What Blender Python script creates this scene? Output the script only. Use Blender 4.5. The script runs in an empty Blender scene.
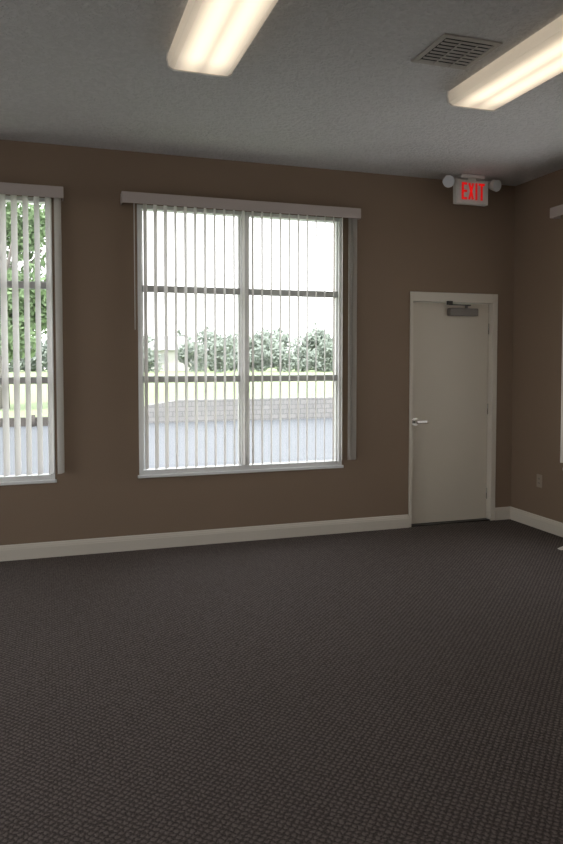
import bpy, bmesh, math, random
from mathutils import Vector, Matrix
random.seed(4)
sc=bpy.context.scene
COL=sc.collection

# ---------------------------------------------------------------- materials
def mat(name,color=(.8,.8,.8),rough=.5,metal=0,emit=None,estr=0,bump=None,vary=None,spec=None):
    m=bpy.data.materials.new(name);m.use_nodes=True
    nt=m.node_tree;N=nt.nodes;L=nt.links
    b=N["Principled BSDF"]
    b.inputs["Base Color"].default_value=(*color,1)
    b.inputs["Roughness"].default_value=rough
    b.inputs["Metallic"].default_value=metal
    if spec is not None:b.inputs["Specular IOR Level"].default_value=spec
    if emit:
        b.inputs["Emission Color"].default_value=(*emit,1);b.inputs["Emission Strength"].default_value=estr
    tc=N.new("ShaderNodeTexCoord")
    if vary:
        sc_,amt=vary
        n=N.new("ShaderNodeTexNoise");n.inputs["Scale"].default_value=sc_;n.inputs["Detail"].default_value=4
        L.new(tc.outputs["Object"],n.inputs["Vector"])
        mx=N.new("ShaderNodeMix");mx.data_type='RGBA'
        mx.inputs[6].default_value=(*[c*(1-amt) for c in color],1)
        mx.inputs[7].default_value=(*[min(1,c*(1+amt)) for c in color],1)
        L.new(n.outputs["Fac"],mx.inputs[0]);L.new(mx.outputs[2],b.inputs["Base Color"])
    if bump:
        sc_,st,di=bump
        n=N.new("ShaderNodeTexNoise");n.inputs["Scale"].default_value=sc_;n.inputs["Detail"].default_value=3
        L.new(tc.outputs["Object"],n.inputs["Vector"])
        bp=N.new("ShaderNodeBump");bp.inputs["Strength"].default_value=st;bp.inputs["Distance"].default_value=di
        L.new(n.outputs["Fac"],bp.inputs["Height"]);L.new(bp.outputs[0],b.inputs["Normal"])
    return m

M_wall=mat("wall_paint",(.250,.176,.119),.75,bump=(90,.2,.003),vary=(1.2,.03))
M_trim=mat("trim_paint",(.68,.62,.53),.4,vary=(3,.02))
M_frame=mat("window_frame_white",(.80,.80,.79),.35)
M_door=mat("door_paint",(.65,.585,.485),.4,vary=(2,.03))
M_metal=mat("brushed_metal",(.72,.71,.68),.25,1)
M_dark=mat("dark_metal",(.05,.045,.04),.4,.6)
M_closer=mat("closer_metal",(.22,.20,.18),.45,.4)
M_white=mat("white_plastic",(.75,.72,.67),.4)
M_valance=mat("valance_pvc",(.50,.43,.395),.5)
M_outlet=mat("outlet_plastic",(.36,.29,.22),.45)
M_slot=mat("outlet_slot",(.02,.02,.02),.6)
M_red=mat("exit_red",(.80,.015,.01),.5,emit=(1,.015,.012),estr=.16,spec=.2)
M_vent=mat("vent_metal",(.46,.43,.39),.5,.1)
M_ventdark=mat("vent_duct_dark",(.03,.03,.03),.8)
M_lens_lamp=mat("lamp_lens",(.75,.77,.78),.15)

def ceiling_mat():
    m=mat("ceiling_texture",(.56,.545,.525),.85)
    N=m.node_tree.nodes;L=m.node_tree.links;b=N["Principled BSDF"]
    tc=N.new("ShaderNodeTexCoord")
    v=N.new("ShaderNodeTexNoise");v.inputs["Scale"].default_value=36;v.inputs["Detail"].default_value=4;v.inputs["Distortion"].default_value=.8
    r=N.new("ShaderNodeValToRGB");r.color_ramp.elements[0].position=.42;r.color_ramp.elements[1].position=.58
    r2=N.new("ShaderNodeValToRGB");r2.color_ramp.elements[0].position=.35;r2.color_ramp.elements[1].position=.65
    r2.color_ramp.elements[0].color=(.57,.56,.55,1);r2.color_ramp.elements[1].color=(.64,.63,.62,1)
    bp=N.new("ShaderNodeBump");bp.inputs["Strength"].default_value=.8;bp.inputs["Distance"].default_value=.007
    L.new(tc.outputs["Object"],v.inputs["Vector"]);L.new(v.outputs["Fac"],r.inputs[0]);L.new(r.outputs[0],bp.inputs["Height"]);L.new(bp.outputs[0],b.inputs["Normal"])
    L.new(v.outputs["Fac"],r2.inputs[0]);L.new(r2.outputs[0],b.inputs["Base Color"])
    return m
M_ceil=ceiling_mat()

def carpet_mat():
    m=mat("carpet",(.06,.05,.045),.95,spec=.1)
    N=m.node_tree.nodes;L=m.node_tree.links;b=N["Principled BSDF"]
    tc=N.new("ShaderNodeTexCoord")
    outs=[]
    for rot in (math.radians(45),math.radians(-45)):
        mp=N.new("ShaderNodeMapping");mp.inputs["Rotation"].default_value=(0,0,rot)
        L.new(tc.outputs["Object"],mp.inputs["Vector"])
        w=N.new("ShaderNodeTexWave");w.wave_type='BANDS';w.bands_direction='X'
        w.inputs["Scale"].default_value=14.5;w.inputs["Distortion"].default_value=3.5;w.inputs["Detail"].default_value=2;w.inputs["Detail Scale"].default_value=4
        L.new(mp.outputs[0],w.inputs["Vector"]);outs.append(w)
    mul=N.new("ShaderNodeMath");mul.operation='MULTIPLY'
    L.new(outs[0].outputs["Fac"],mul.inputs[0]);L.new(outs[1].outputs["Fac"],mul.inputs[1])
    n=N.new("ShaderNodeTexNoise");n.inputs["Scale"].default_value=170;n.inputs["Detail"].default_value=2
    L.new(tc.outputs["Object"],n.inputs["Vector"])
    ad=N.new("ShaderNodeMath");ad.operation='ADD'
    L.new(mul.outputs[0],ad.inputs[0]);L.new(n.outputs["Fac"],ad.inputs[1])
    r=N.new("ShaderNodeValToRGB")
    r.color_ramp.elements[0].position=.35;r.color_ramp.elements[0].color=(.050,.041,.038,1)
    r.color_ramp.elements[1].position=1.0;r.color_ramp.elements[1].color=(.172,.144,.131,1)
    L.new(ad.outputs[0],r.inputs[0]);L.new(r.outputs[0],b.inputs["Base Color"])
    bp=N.new("ShaderNodeBump");bp.inputs["Strength"].default_value=.45;bp.inputs["Distance"].default_value=.004
    L.new(ad.outputs[0],bp.inputs["Height"]);L.new(bp.outputs[0],b.inputs["Normal"])
    return m
M_carpet=carpet_mat()

def glass_mat():
    m=bpy.data.materials.new("window_glass");m.use_nodes=True
    N=m.node_tree.nodes;L=m.node_tree.links;N.clear()
    o=N.new("ShaderNodeOutputMaterial");t=N.new("ShaderNodeBsdfTransparent");g=N.new("ShaderNodeBsdfGlossy")
    t.inputs[0].default_value=(.95,.96,.96,1);g.inputs["Roughness"].default_value=.02
    mx=N.new("ShaderNodeMixShader");mx.inputs[0].default_value=.04
    L.new(t.outputs[0],mx.inputs[1]);L.new(g.outputs[0],mx.inputs[2]);L.new(mx.outputs[0],o.inputs[0]);return m
M_glass=glass_mat()
def vane_mat():
    m=bpy.data.materials.new("vane_pvc");m.use_nodes=True
    N=m.node_tree.nodes;L=m.node_tree.links;N.clear()
    o=N.new("ShaderNodeOutputMaterial");d=N.new("ShaderNodeBsdfDiffuse");t=N.new("ShaderNodeBsdfTranslucent")
    d.inputs[0].default_value=(.66,.61,.55,1);t.inputs[0].default_value=(.84,.83,.81,1)
    mx=N.new("ShaderNodeMixShader");mx.inputs[0].default_value=.55
    L.new(d.outputs[0],mx.inputs[1]);L.new(t.outputs[0],mx.inputs[2]);L.new(mx.outputs[0],o.inputs[0]);return m
M_vane=vane_mat()
def lamp_lens_mat():
    m=bpy.data.materials.new("fluorescent_diffuser");m.use_nodes=True
    N=m.node_tree.nodes;L=m.node_tree.links;b=N["Principled BSDF"]
    b.inputs["Base Color"].default_value=(.78,.70,.60,1);b.inputs["Roughness"].default_value=.35
    tc=N.new("ShaderNodeTexCoord");sp=N.new("ShaderNodeSeparateXYZ");L.new(tc.outputs["Object"],sp.inputs[0])
    ab=N.new("ShaderNodeMath");ab.operation='ABSOLUTE';L.new(sp.outputs[0],ab.inputs[0])
    su=N.new("ShaderNodeMath");su.operation='SUBTRACT';su.inputs[1].default_value=.06;L.new(ab.outputs[0],su.inputs[0])
    a2=N.new("ShaderNodeMath");a2.operation='ABSOLUTE';L.new(su.outputs[0],a2.inputs[0])
    mr=N.new("ShaderNodeMapRange");mr.interpolation_type='SMOOTHSTEP'
    mr.inputs[1].default_value=0;mr.inputs[2].default_value=.115;mr.inputs[3].default_value=.60;mr.inputs[4].default_value=.14
    L.new(a2.outputs[0],mr.inputs[0])
    ay=N.new("ShaderNodeMath");ay.operation='ABSOLUTE';L.new(sp.outputs[1],ay.inputs[0])
    my=N.new("ShaderNodeMapRange");my.interpolation_type='SMOOTHSTEP'
    my.inputs[1].default_value=.40;my.inputs[2].default_value=.60;my.inputs[3].default_value=1;my.inputs[4].default_value=.5
    L.new(ay.outputs[0],my.inputs[0])
    mu=N.new("ShaderNodeMath");mu.operation='MULTIPLY';L.new(mr.outputs[0],mu.inputs[0]);L.new(my.outputs[0],mu.inputs[1])
    b.inputs["Emission Color"].default_value=(1,.82,.60,1)
    L.new(mu.outputs[0],b.inputs["Emission Strength"]);return m
M_diff=lamp_lens_mat()

# ---------------------------------------------------------------- mesh helpers
class B:
    def __init__(s):s.bm=bmesh.new();s.mats=[]
    def mi(s,m):
        if m not in s.mats:s.mats.append(m)
        return s.mats.index(m)
    def box(s,x0,x1,y0,y1,z0,z1,m,bev=0,rot=None,piv=None):
        r=bmesh.ops.create_cube(s.bm,size=1)
        vs=r["verts"]
        for v in vs:
            v.co=Vector(((x0+x1)/2+v.co.x*(x1-x0),(y0+y1)/2+v.co.y*(y1-y0),(z0+z1)/2+v.co.z*(z1-z0)))
        fs=set(f for v in vs for f in v.link_faces)
        if bev:
            es=set(e for f in fs for e in f.edges)
            r2=bmesh.ops.bevel(s.bm,geom=list(es),offset=bev,segments=2,affect='EDGES',profile=.5)
            fs=set(r2["faces"])|set(f for f in fs if f.is_valid)
            vs=list(set(v for f in fs for v in f.verts))
        k=s.mi(m)
        for f in fs:
            if f.is_valid:f.material_index=k
        if rot is not None:
            bmesh.ops.rotate(s.bm,verts=vs,cent=piv or Vector(((x0+x1)/2,(y0+y1)/2,(z0+z1)/2)),matrix=rot)
        return vs
    def cyl(s,c,axis,r,h,m,seg=20,r2=None,smooth=True):
        q=Vector((0,0,1)).rotation_difference(Vector(axis)).to_matrix().to_4x4()
        rr=bmesh.ops.create_cone(s.bm,cap_ends=True,segments=seg,radius1=r,radius2=r if r2 is None else r2,depth=h,matrix=Matrix.Translation(c)@q)
        k=s.mi(m)
        for f in set(f for v in rr["verts"] for f in v.link_faces):
            f.material_index=k;f.smooth=smooth and len(f.verts)==4
    def prism(s,prof,axis,a,b_,m,smooth=False):
        def P(p,t):return Vector((t,p[0],p[1])) if axis=='x' else Vector((p[0],t,p[1]))
        v0=[s.bm.verts.new(P(p,a)) for p in prof];v1=[s.bm.verts.new(P(p,b_)) for p in prof]
        k=s.mi(m);n=len(prof);fs=[]
        for i in range(n):
            f=s.bm.faces.new((v0[i],v0[(i+1)%n],v1[(i+1)%n],v1[i]));fs.append(f);f.smooth=smooth
        fs.append(s.bm.faces.new(v0));fs.append(s.bm.faces.new(v1[::-1]))
        for f in fs:f.material_index=k
        return fs
    def obj(s,name,parent=None,loc=(0,0,0)):
        bmesh.ops.recalc_face_normals(s.bm,faces=s.bm.faces)
        me=bpy.data.meshes.new(name);s.bm.to_mesh(me);s.bm.free()
        for m in s.mats:me.materials.append(m)
        o=bpy.data.objects.new(name,me);COL.objects.link(o);o.location=loc
        if parent:o.parent=parent
        return o
def empty(name,loc=(0,0,0)):
    e=bpy.data.objects.new(name,None);e.empty_display_size=.1;e.location=loc;COL.objects.link(e);return e

# ---------------------------------------------------------------- room shell
XL,XR,YF,H=-3.6,4.15,-9.0,3.13
T=.2
W1=(.665,2.405,.585,2.725)
W0=(-1.71,.03,.585,2.725)
DR=(3.06,3.97,0,2.12)
RW=(-2.48,-.74,.585,2.725)

b=B()
def wbox(x0,x1,z0,z1):b.box(x0,x1,0,T,z0,z1,M_wall)
wbox(XL-T,W0[0],-.1,H+.1)
wbox(W0[0],W0[1],-.1,W0[2]);wbox(W0[0],W0[1],W0[3],H+.1)
wbox(W0[1],W1[0],-.1,H+.1)
wbox(W1[0],W1[1],-.1,W1[2]);wbox(W1[0],W1[1],W1[3],H+.1)
wbox(W1[1],DR[0]+.01,-.1,H+.1)
wbox(DR[0]+.01,DR[1]-.01,DR[3]-.01,H+.1)
wbox(DR[1]-.01,XR+T,-.1,H+.1)
b.obj("wall_back")
b=B()
b.box(XR,XR+T,RW[1],0,-.1,H+.1,M_wall)
b.box(XR,XR+T,RW[0],RW[1],-.1,RW[2],M_wall)
b.box(XR,XR+T,RW[0],RW[1],RW[3],H+.1,M_wall)
b.box(XR,XR+T,YF,RW[0],-.1,H+.1,M_wall)
b.obj("wall_right")
b=B()
ys=[YF,-7.9,-4.9,-3.9,-1.2,0]  # two unseen openings added to let more daylight in
for i in range(5):
    if i in (1,3):
        b.box(XL-T,XL,ys[i],ys[i+1],-.1,.5,M_wall);b.box(XL-T,XL,ys[i],ys[i+1],2.8,H+.1,M_wall)
    else:b.box(XL-T,XL,ys[i],ys[i+1],-.1,H+.1,M_wall)
b.obj("wall_left")
b=B()
xs_=[XL-T,-2.6,-.8,XR+T]  # middle bay is an added, unseen opening for extra daylight
for i in range(3):
    if i==1:
        b.box(xs_[i],xs_[i+1],YF-T,YF,-.1,.3,M_wall);b.box(xs_[i],xs_[i+1],YF-T,YF,2.8,H+.1,M_wall)
    else:b.box(xs_[i],xs_[i+1],YF-T,YF,-.1,H+.1,M_wall)
b.obj("wall_front")
b=B();b.box(XL-T,XR+T,YF-T,T,-.12,0,M_carpet);b.obj("floor")
b=B();b.box(XL-T,XR+T,YF-T,T,H,H+.15,M_ceil);b.obj("ceiling")

def bprof(sgn,base):
    pts=[(0,0),(.016,0),(.016,.082),(.013,.088),(.013,.094),(.008,.104),(.006,.112),(0,.118)]
    return [(base+sgn*p[0],p[1]) for p in pts]
b=B()
b.prism(bprof(-1,0),'x',XL,DR[0],M_trim)
b.prism(bprof(-1,0),'x',DR[1],XR,M_trim)
b.obj("baseboard_back")
b=B();b.prism(bprof(-1,XR),'y',YF,-.0,M_trim);b.obj("baseboard_right")
b=B();b.prism(bprof(1,XL),'y',YF,0,M_trim);b.obj("baseboard_left")

# ---------------------------------------------------------------- windows
M_rail=mat("sash_rail_grey",(.42,.42,.42),.4)
def make_window(name,w,h,rails=(1.49,.77)):
    root=empty(name)
    b=B();f=.032
    y0,y1=-.006,.075
    b.box(0,f,y0,y1,0,h,M_frame,.003);b.box(w-f,w,y0,y1,0,h,M_frame,.003)
    b.box(f,w-f,y0,y1,0,.05,M_frame,.003);b.box(f,w-f,y0,y1,h-f,h,M_frame,.003)
    b.box(-.012,w+.012,-.022,.01,-.012,.012,M_frame,.004)
    b.box(w/2-.032,w/2+.032,y0,y1,.05,h-f,M_frame,.003)
    b.obj("frame",root)
    b=B()
    for xa,xb in ((f,w/2-.032),(w/2+.032,w-f)):
        for zc in rails:
            b.box(xa,xb,.02,.06,zc-.026,zc+.026,M_rail,.003)
        for s in (xa,xb-.014):b.box(s,s+.014,.022,.058,.05,h-f,M_frame)
    b.obj("sash_rails",root)
    b=B();b.box(f,w-f,.038,.042,.05,h-f,M_glass);b.obj("glass",root)
    return root
w=make_window("window_1",W0[1]-W0[0],W0[3]-W0[2]);w.location=(W0[0],0,W0[2])
w=make_window("window_2",W1[1]-W1[0],W1[3]-W1[2]);w.location=(W1[0],0,W1[2])
w=make_window("window_3",RW[1]-RW[0],RW[3]-RW[2]);w.rotation_euler=(0,0,-math.pi/2);w.location=(XR,RW[1],RW[2])
for i,(ya,yb) in enumerate(((-3.9,-1.2),(-7.9,-4.9))):  # unseen left-wall windows, added to brighten the interior
    w=make_window("window_%d"%(4+i),yb-ya,2.3);w.rotation_euler=(0,0,math.pi/2);w.location=(XL,ya,.5)
w=make_window("window_6",1.8,2.5);w.rotation_euler=(0,0,math.pi);w.location=(-.8,YF,.3)  # unseen window behind the camera, added for more fill light

def make_blinds(name,w,ang=26,stack=5,pitch=.079,ov=.125,wand=True,ovl=.125):
    root=empty(name)
    b=B()
    b.box(-ovl,w+ov,-.108,-.100,2.125,2.21,M_valance,.002)
    b.box(-ovl,-ovl+.006,-.100,0,2.125,2.21,M_valance);b.box(w+ov-.006,w+ov,-.100,0,2.125,2.21,M_valance)
    b.box(-ovl+.006,w+ov-.006,-.100,0,2.203,2.209,M_valance)
    b.obj("valance",root)
    b=B();b.box(-.11,w+ov-.01,-.075,-.035,2.15,2.185,M_white,.003);b.obj("head_rail",root)
    b=B()
    k=b.mi(M_vane)
    def vane(xc,a,z0=.065,z1=2.15,yc=-.055):
        ca,sa=math.sin(a),math.cos(a)
        cols=[]
        n=4
        for i in range(n+1):
            s=(i/n-.5)*.089
            bow=.006*(1-(2*i/n-1)**2)
            px=xc+s*ca+bow*sa;py=yc+s*sa-bow*ca
            cols.append((b.bm.verts.new((px,py,z0)),b.bm.verts.new((px,py,z1))))
        for i in range(n):
            f=b.bm.faces.new((cols[i][0],cols[i+1][0],cols[i+1][1],cols[i][1]));f.material_index=k;f.smooth=True
        b.box(xc-.006,xc+.006,yc-.002,yc+.002,z1-.005,z1+.02,M_white)
    x=.055
    while x<w-.02:
        vane(x,math.radians(ang+random.uniform(-2.5,2.5)));x+=pitch
    for i in range(stack):vane(w+.035+i*.014,math.radians(24+i*2))
    b.obj("vanes",root)
    if wand:
        b=B()
        b.cyl((-.03,-.07,1.66),(0,0,1),.0035,1.0,M_white,8)
        b.obj("tilt_wand",root)
    return root
w=make_blinds("vertical_blinds",W0[1]-W0[0],26,2,ov=.085);w.location=(W0[0],0,W0[2])
w=make_blinds("vertical_blinds",W1[1]-W1[0],26,6);w.location=(W1[0],0,W1[2])
w=make_blinds("vertical_blinds",RW[1]-RW[0],10,0,wand=False,ovl=.12);w.rotation_euler=(0,0,-math.pi/2);w.location=(XR,RW[1],RW[2])

# ---------------------------------------------------------------- door
root=empty("door_1")
b=B()
x0,x1,zt=DR[0],DR[1],DR[3]
fl=.028
b.box(x0,x0+fl,-.012,.15,0,zt,M_trim,.003)
b.box(x1-.05,x1,-.012,.15,0,zt,M_trim,.003)
b.box(x0+fl,x1-.05,-.012,.15,zt-.085,zt,M_trim,.003)
b.box(x0+fl,x0+.045,.105,.15,0,zt-.085,M_trim);b.box(x1-.065,x1-.05,.105,.15,0,zt-.085,M_trim)
b.obj("frame",root)
b=B();b.box(x0+fl+.003,x1-.053,.055,.10,.012,zt-.089,M_door,.002);b.obj("slab",root)
b=B();b.box(x0+fl,x1-.05,.0,.15,0,.010,M_dark,.002);b.obj("threshold",root)
b=B()
for z in (.25,1.05,1.80):b.cyl((x1-.056,.048,z),(0,0,1),.006,.10,M_metal,12)
b.obj("hinges",root)
b=B()
hx=x0+.085;hz=.95
b.cyl((hx,.048,hz),(0,1,0),.036,.016,M_metal,28)
b.cyl((hx,.020,hz),(0,1,0),.013,.06,M_metal,16)
b.box(hx-.016,hx+.10,-.018,.004,hz-.015,hz+.015,M_metal,.008)
b.box(x0+.032,x0+.042,.038,.056,hz-.12,hz-.05,M_dark,.001)
b.obj("lever_handle",root)
root=empty("door_closer")
b=B()
cx0,cx1=3.47,3.77
b.box(cx0,cx1,-.002,.055,1.915,1.985,M_closer,.008)
b.cyl((cx0+.19,.028,1.995),(0,0,1),.014,.03,M_closer,16)
b.obj("body",root)
b=B()
b.box(cx0+.18,cx0+.20,-.03,.04,2.004,2.012,M_dark,.002)
b.box(cx0-.03,cx0+.20,-.034,-.014,2.006,2.014,M_dark,.002,rot=Matrix.Rotation(math.radians(4),3,'Z'))
b.box(cx0-.045,cx0+.01,-.030,-.010,2.010,2.045,M_dark,.003)
b.obj("arm",root)

# ---------------------------------------------------------------- exit sign
root=empty("exit_sign")
sx0,sx1,sz0,sz1=3.375,3.705,2.875,3.085
b=B()
b.box(sx0,sx1,-.225,-.175,sz0,sz1,M_white,.008)
b.box(sx0+.012,sx1-.012,-.229,-.224,sz0+.012,sz1-.012,M_white,.002)
b.box(3.42,3.66,-.24,-.15,3.10,3.13,M_white,.006)
b.box(3.50,3.58,-.22,-.18,3.08,3.105,M_white)
b.obj("housing",root)
b=B()
for sx in (-1,1):
    cx=3.54+sx*.235
    b.box(min(3.54+sx*.10,cx),max(3.54+sx*.10,cx),-.212,-.188,3.075,3.095,M_white,.004)
    b.cyl((cx,-.20,3.085),(0,0,1),.018,.05,M_white,16)
    d=Vector((sx*.25,-.93,-.25)).normalized()
    c=Vector((cx,-.205,3.06))
    b.cyl(c,d,.036,.07,M_white,24,r2=.052)
    b.cyl(c+d*.037,d,.050,.008,M_lens_lamp,24)
b.obj("emergency_lamp_heads",root)
b=B()
def stroke(x0_,z0_,x1_,z1_,t=.019):
    d=Vector((x1_-x0_,0,z1_-z0_));L_=d.length;a=math.atan2(d.z,d.x)
    cx_,cz_=(x0_+x1_)/2,(z0_+z1_)/2
    b.box(cx_-L_/2,cx_+L_/2,-.2325,-.2285,cz_-t/2,cz_+t/2,M_red,rot=Matrix.Rotation(-a,3,'Y'))
zb,zt_,t=2.912,3.058,.019
def vert(x):stroke(x,zb,x,zt_)
lx=3.432;lw=.052
vert(lx+t/2)
for z in (zb+t/2,(zb+zt_)/2,zt_-t/2):stroke(lx+t/2,z,lx+lw,z)
lx=3.497;stroke(lx+t/2,zb+.003,lx+.058-t/2,zt_-.003);stroke(lx+t/2,zt_-.003,lx+.058-t/2,zb+.003)
vert(3.5785)
lx=3.602;vert(lx+.030);stroke(lx,zt_-t/2,lx+.060,zt_-t/2)
b.obj("exit_letters",root)

# ---------------------------------------------------------------- ceiling fixtures
def fixture(x,y):
    root=empty("fluorescent_ceiling_light",(x,y,H))
    b=B();b.box(-.16,.16,-.61,.61,-.022,0,M_white,.003);b.obj("pan",root)
    b=B()
    prof=[(-.175,-.004),(-.178,-.03),(-.170,-.068),(-.145,-.082),(.145,-.082),(.170,-.068),(.178,-.03),(.175,-.004)]
    b.prism(prof,'y',-.60,.60,M_diff);b.obj("wraparound_diffuser",root)
    b=B()
    p2=[(-.180,0),(-.183,-.03),(-.174,-.072),(-.147,-.087),(.147,-.087),(.174,-.072),(.183,-.03),(.180,0)]
    b.prism(p2,'y',.60,.612,M_white);b.prism(p2,'y',-.612,-.60,M_white);b.obj("end_caps",root)
for (x,y) in ((.79,-2.45),(2.48,-2.45),(.79,-5.6),(2.48,-5.6),(-1.6,-2.45),(-1.6,-5.6)):
    fixture(x,y)

root=empty("air_vent",(2.05,-2.335,H))
b=B()
a=.17
for (xa,xb,ya,yb) in ((-a,a,-a,-a+.03),(-a,a,a-.03,a),(-a,-a+.03,-a+.03,a-.03),(a-.03,a,-a+.03,a-.03)):
    b.box(xa,xb,ya,yb,-.010,0,M_vent,.003)
b.obj("face_frame",root)
b=B();b.box(-a+.03,a-.03,-a+.03,a-.03,-.002,0,M_ventdark);b.obj("duct_opening",root)
b=B()
n=8
for i in range(n):
    yy=-a+.045+i*(2*a-.09)/(n-1)
    b.box(-a+.03,a-.03,yy-.007,yy+.007,-.0135,-.012,M_vent,rot=Matrix.Rotation(math.radians(-15),3,'X'))
for xx in (-.05,.05):b.box(xx-.004,xx+.004,-a+.03,a-.03,-.020,-.016,M_vent)
b.obj("louvers",root)

# ---------------------------------------------------------------- outlet
root=empty("wall_outlet")
b=B()
oy,oz=-.41,.43
b.box(XR-.006,XR,oy-.035,oy+.035,oz-.058,oz+.058,M_outlet,.002)
for dz in (-.02,.02):
    b.box(XR-.008,XR-.005,oy-.017,oy+.017,oz+dz-.014,oz+dz+.014,M_outlet,.001)
    for dy in (-.007,.007):b.box(XR-.0085,XR-.0075,oy+dy-.002,oy+dy+.002,oz+dz-.005,oz+dz+.007,M_slot)
b.obj("cover_plate",root)

root=empty("door_stop_wedge")
b=B()
b.prism([(3.84,0),(3.98,0),(3.98,.035),(3.965,.038),(3.84,.006)],'y',-1.07,-1.03,M_white);b.obj("wedge",root)

# ---------------------------------------------------------------- outdoors
M_grass=mat("grass",(.27,.34,.17),.9,vary=(1.5,.15))
M_bounce=mat("pavement",(.30,.29,.28),.9,vary=(1.5,.1))  # neutral grey, chosen so unseen ground bounces no green indoors
M_wood=mat("bulkhead_timber",(.10,.09,.08),.9,vary=(3,.2))
def stone():
    m=mat("retaining_stone",(.4,.38,.34),.9)
    N=m.node_tree.nodes;L=m.node_tree.links;bb=N["Principled BSDF"]
    tc=N.new("ShaderNodeTexCoord");mp=N.new("ShaderNodeMapping");mp.inputs["Rotation"].default_value=(math.pi/2,0,0)
    br=N.new("ShaderNodeTexBrick");br.inputs["Scale"].default_value=1.6
    br.inputs["Color1"].default_value=(.30,.29,.28,1);br.inputs["Color2"].default_value=(.25,.245,.24,1);br.inputs["Mortar"].default_value=(.16,.16,.16,1)
    L.new(tc.outputs["Object"],mp.inputs[0]);L.new(mp.outputs[0],br.inputs["Vector"]);L.new(br.outputs["Color"],bb.inputs["Base Color"]);return m
M_stone=stone()
M_water=mat("pond_water",(.115,.125,.135),.6,bump=(1.2,.15,.05),spec=.35)
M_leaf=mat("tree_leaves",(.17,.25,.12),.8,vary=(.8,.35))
M_leaf_hazed=mat("distant_leaves",(.25,.29,.245),.9,vary=(.3,.25))  # aerial haze put into the leaf colour: paler, greyer green
M_bark=mat("bark",(.2,.18,.16),.9)
M_house=mat("house_stucco",(.60,.58,.56),.8)
M_roof=mat("house_roof",(.36,.355,.35),.8)

grounds=empty("lakeside_grounds")
def pondgrid(name,xs,ys,zf,m):
    b=B();k=b.mi(m)
    V=[[b.bm.verts.new((x,y,zf(x,y))) for x in xs] for y in ys]
    for j in range(len(ys)-1):
        for i in range(len(xs)-1):
            f=b.bm.faces.new((V[j][i],V[j][i+1],V[j+1][i+1],V[j+1][i]));f.material_index=k;f.smooth=True
    return b.obj(name,grounds)
pondgrid("lawn_near",[-60,-20,0,20,80],[.25,2.0,2.6],lambda x,y:-.12 if y<2.5 else -.5,M_grass)
pondgrid("pavement_side",[-60,-30,-3.9],[-40,-9,.25],lambda x,y:-.12,M_bounce)  # unseen ground, made grey to keep green bounce off the ceiling
pondgrid("pavement_rear",[-3.9,20,60],[-40,-9.3],lambda x,y:-.12,M_bounce)  # same unseen grey bounce surface behind the building
b=B();b.box(-60,80,2.6,17,-.7,-.5,M_water);b.obj("pond",grounds)
def top(x):
    t=min(1,max(0,(x-1.0)/3.0));return -.24+.46*t
xs=[-60,-30,-10,-4,0,1,1.6,2.2,2.8,3.4,4,6,9,14,25,50,90]
pondgrid("lawn_far",xs,[17.3,20,24,30,39,60,140],lambda x,y:top(x),M_grass)
b=B()
for i in range(len(xs)-1):
    xa,xb=xs[i],xs[i+1];za,zb=top(xa),top(xb)
    k=b.mi(M_wood if xb<=1 else M_stone)
    vv=[b.bm.verts.new(p) for p in ((xa,17.0,-.65),(xb,17.0,-.65),(xb,17.0,zb),(xa,17.0,za),(xa,17.3,za),(xb,17.3,zb))]
    b.bm.faces.new((vv[0],vv[1],vv[2],vv[3])).material_index=k
    b.bm.faces.new((vv[3],vv[2],vv[5],vv[4])).material_index=k
for i in range(12):
    b.cyl((-12+i*1.15,16.94,-.36),(0,0,1),.07,.42,M_wood,10)
b.obj("retaining_wall",grounds)

def tree(name,x,y,hgt,crown,m,nleaf=2600,ls=.16,low=.28):
    root=empty(name,(x,y,top(x)))
    b=B();b.cyl((0,0,hgt*.31),(0,0,1),hgt*.028,hgt*.62,M_bark,10,r2=hgt*.014)
    for i in range(5):
        a=i*1.26;d=Vector((math.cos(a)*.6,math.sin(a)*.6,.8)).normalized()
        b.cyl(Vector((0,0,hgt*.45))+d*hgt*.13,d,hgt*.011,hgt*.28,M_bark,8,r2=hgt*.005)
    b.obj("trunk",root)
    b=B();k=b.mi(m)
    cl=[]
    for i in range(16):
        a=random.uniform(0,6.28);r=crown*math.sqrt(random.random())*.72;zz=random.uniform(low,.92)*hgt
        s=1-abs(zz/hgt-.58)*1.1
        cl.append((Vector((math.cos(a)*r*s,math.sin(a)*r*s,zz)),crown*random.uniform(.32,.5)))
    for i in range(nleaf):
        c,r=random.choice(cl)
        d=Vector((random.gauss(0,1),random.gauss(0,1),random.gauss(0,.8))).normalized()
        p=c+d*r*random.uniform(.55,1.0)
        if p.z<.1:continue
        u=Vector((random.gauss(0,1),random.gauss(0,1),random.gauss(0,1))).normalized()
        v=u.orthogonal().normalized();s=ls*random.uniform(.6,1.3)
        q=[b.bm.verts.new(p+u*s),b.bm.verts.new(p+v*s*.5),b.bm.verts.new(p-u*s),b.bm.verts.new(p-v*s*.5)]
        b.bm.faces.new(q).material_index=k
    b.obj("foliage",root)
tree("shade_tree",-1.6,21.5,8.6,2.5,M_leaf,6500,.15)
tree("shade_tree",-6.5,26,8.8,3.2,M_leaf,4200,.2)
for i in range(24):
    x=2+i*1.9+random.uniform(-.6,.6)
    if 10.6<x<14.0:continue
    tree("garden_tree",x,random.uniform(66,78),random.uniform(2.4,3.6),random.uniform(1.8,2.3),M_leaf_hazed,1500,.22,low=.08)
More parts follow.
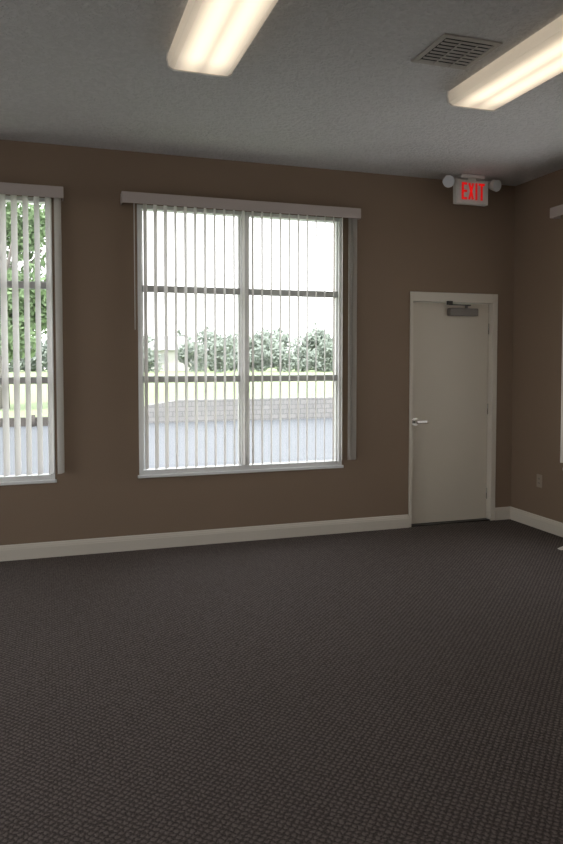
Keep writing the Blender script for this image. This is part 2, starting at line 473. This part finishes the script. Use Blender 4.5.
for i in range(24):
    x=-24+i*4.4+random.uniform(-1,1);y=random.uniform(100,118)
    tree("distant_tree",x,y,random.uniform(4.4,6.4),random.uniform(3.6,4.8),M_leaf_hazed,1300,.5,low=.08)
root=empty("lakeside_house",(14.2,80,top(15)))
b=B();b.box(-3.4,3.4,-3,3,0,2.5,M_house)
for xx in (-1.8,1.6):b.box(xx-.5,xx+.5,-3.05,-3,.9,2.0,M_rail)
b.obj("walls",root)
b=B();k=b.mi(M_roof)
q=[b.bm.verts.new(p) for p in ((-3.9,-3.5,2.45),(3.9,-3.5,2.45),(3.9,3.5,2.45),(-3.9,3.5,2.45),(-1.4,0,4.2),(1.4,0,4.2))]
for f in ((0,1,5,4),(1,2,5),(2,3,4,5),(3,0,4),(3,2,1,0)):b.bm.faces.new([q[i] for i in f]).material_index=k
b.obj("roof",root)

# ---------------------------------------------------------------- light
w=bpy.data.worlds.new("sky");sc.world=w;w.use_nodes=True
N=w.node_tree.nodes;L=w.node_tree.links
bg=N["Background"];bg.inputs[1].default_value=1.8
tc=N.new("ShaderNodeTexCoord");sp=N.new("ShaderNodeSeparateXYZ");r=N.new("ShaderNodeValToRGB")
L.new(tc.outputs["Generated"],sp.inputs[0]);L.new(sp.outputs[2],r.inputs[0]);L.new(r.outputs[0],bg.inputs[0])
r.color_ramp.elements[0].color=(1,.985,.98,1);r.color_ramp.elements[1].color=(.87,.90,1,1)
s=bpy.data.lights.new("sun","SUN");s.energy=2.1;s.angle=.05;s.color=(1,.96,.9)
so=bpy.data.objects.new("sun",s);COL.objects.link(so);so.rotation_euler=(math.radians(20),0,math.radians(-20))

# ---------------------------------------------------------------- camera
cd=bpy.data.cameras.new("camera");co=bpy.data.objects.new("camera",cd);COL.objects.link(co);sc.camera=co
cd.sensor_fit='AUTO';cd.sensor_width=36;cd.lens=36*705/844
co.location=(0,-5.64,1.51);co.rotation_euler=(math.radians(87.5),0,math.radians(-18.2))
cd.shift_y=-(62-30.8)/844
cd.clip_start=.05;cd.clip_end=500
sc.view_settings.view_transform='Standard'
sc.view_settings.look='None'
sc.view_settings.exposure=1.15
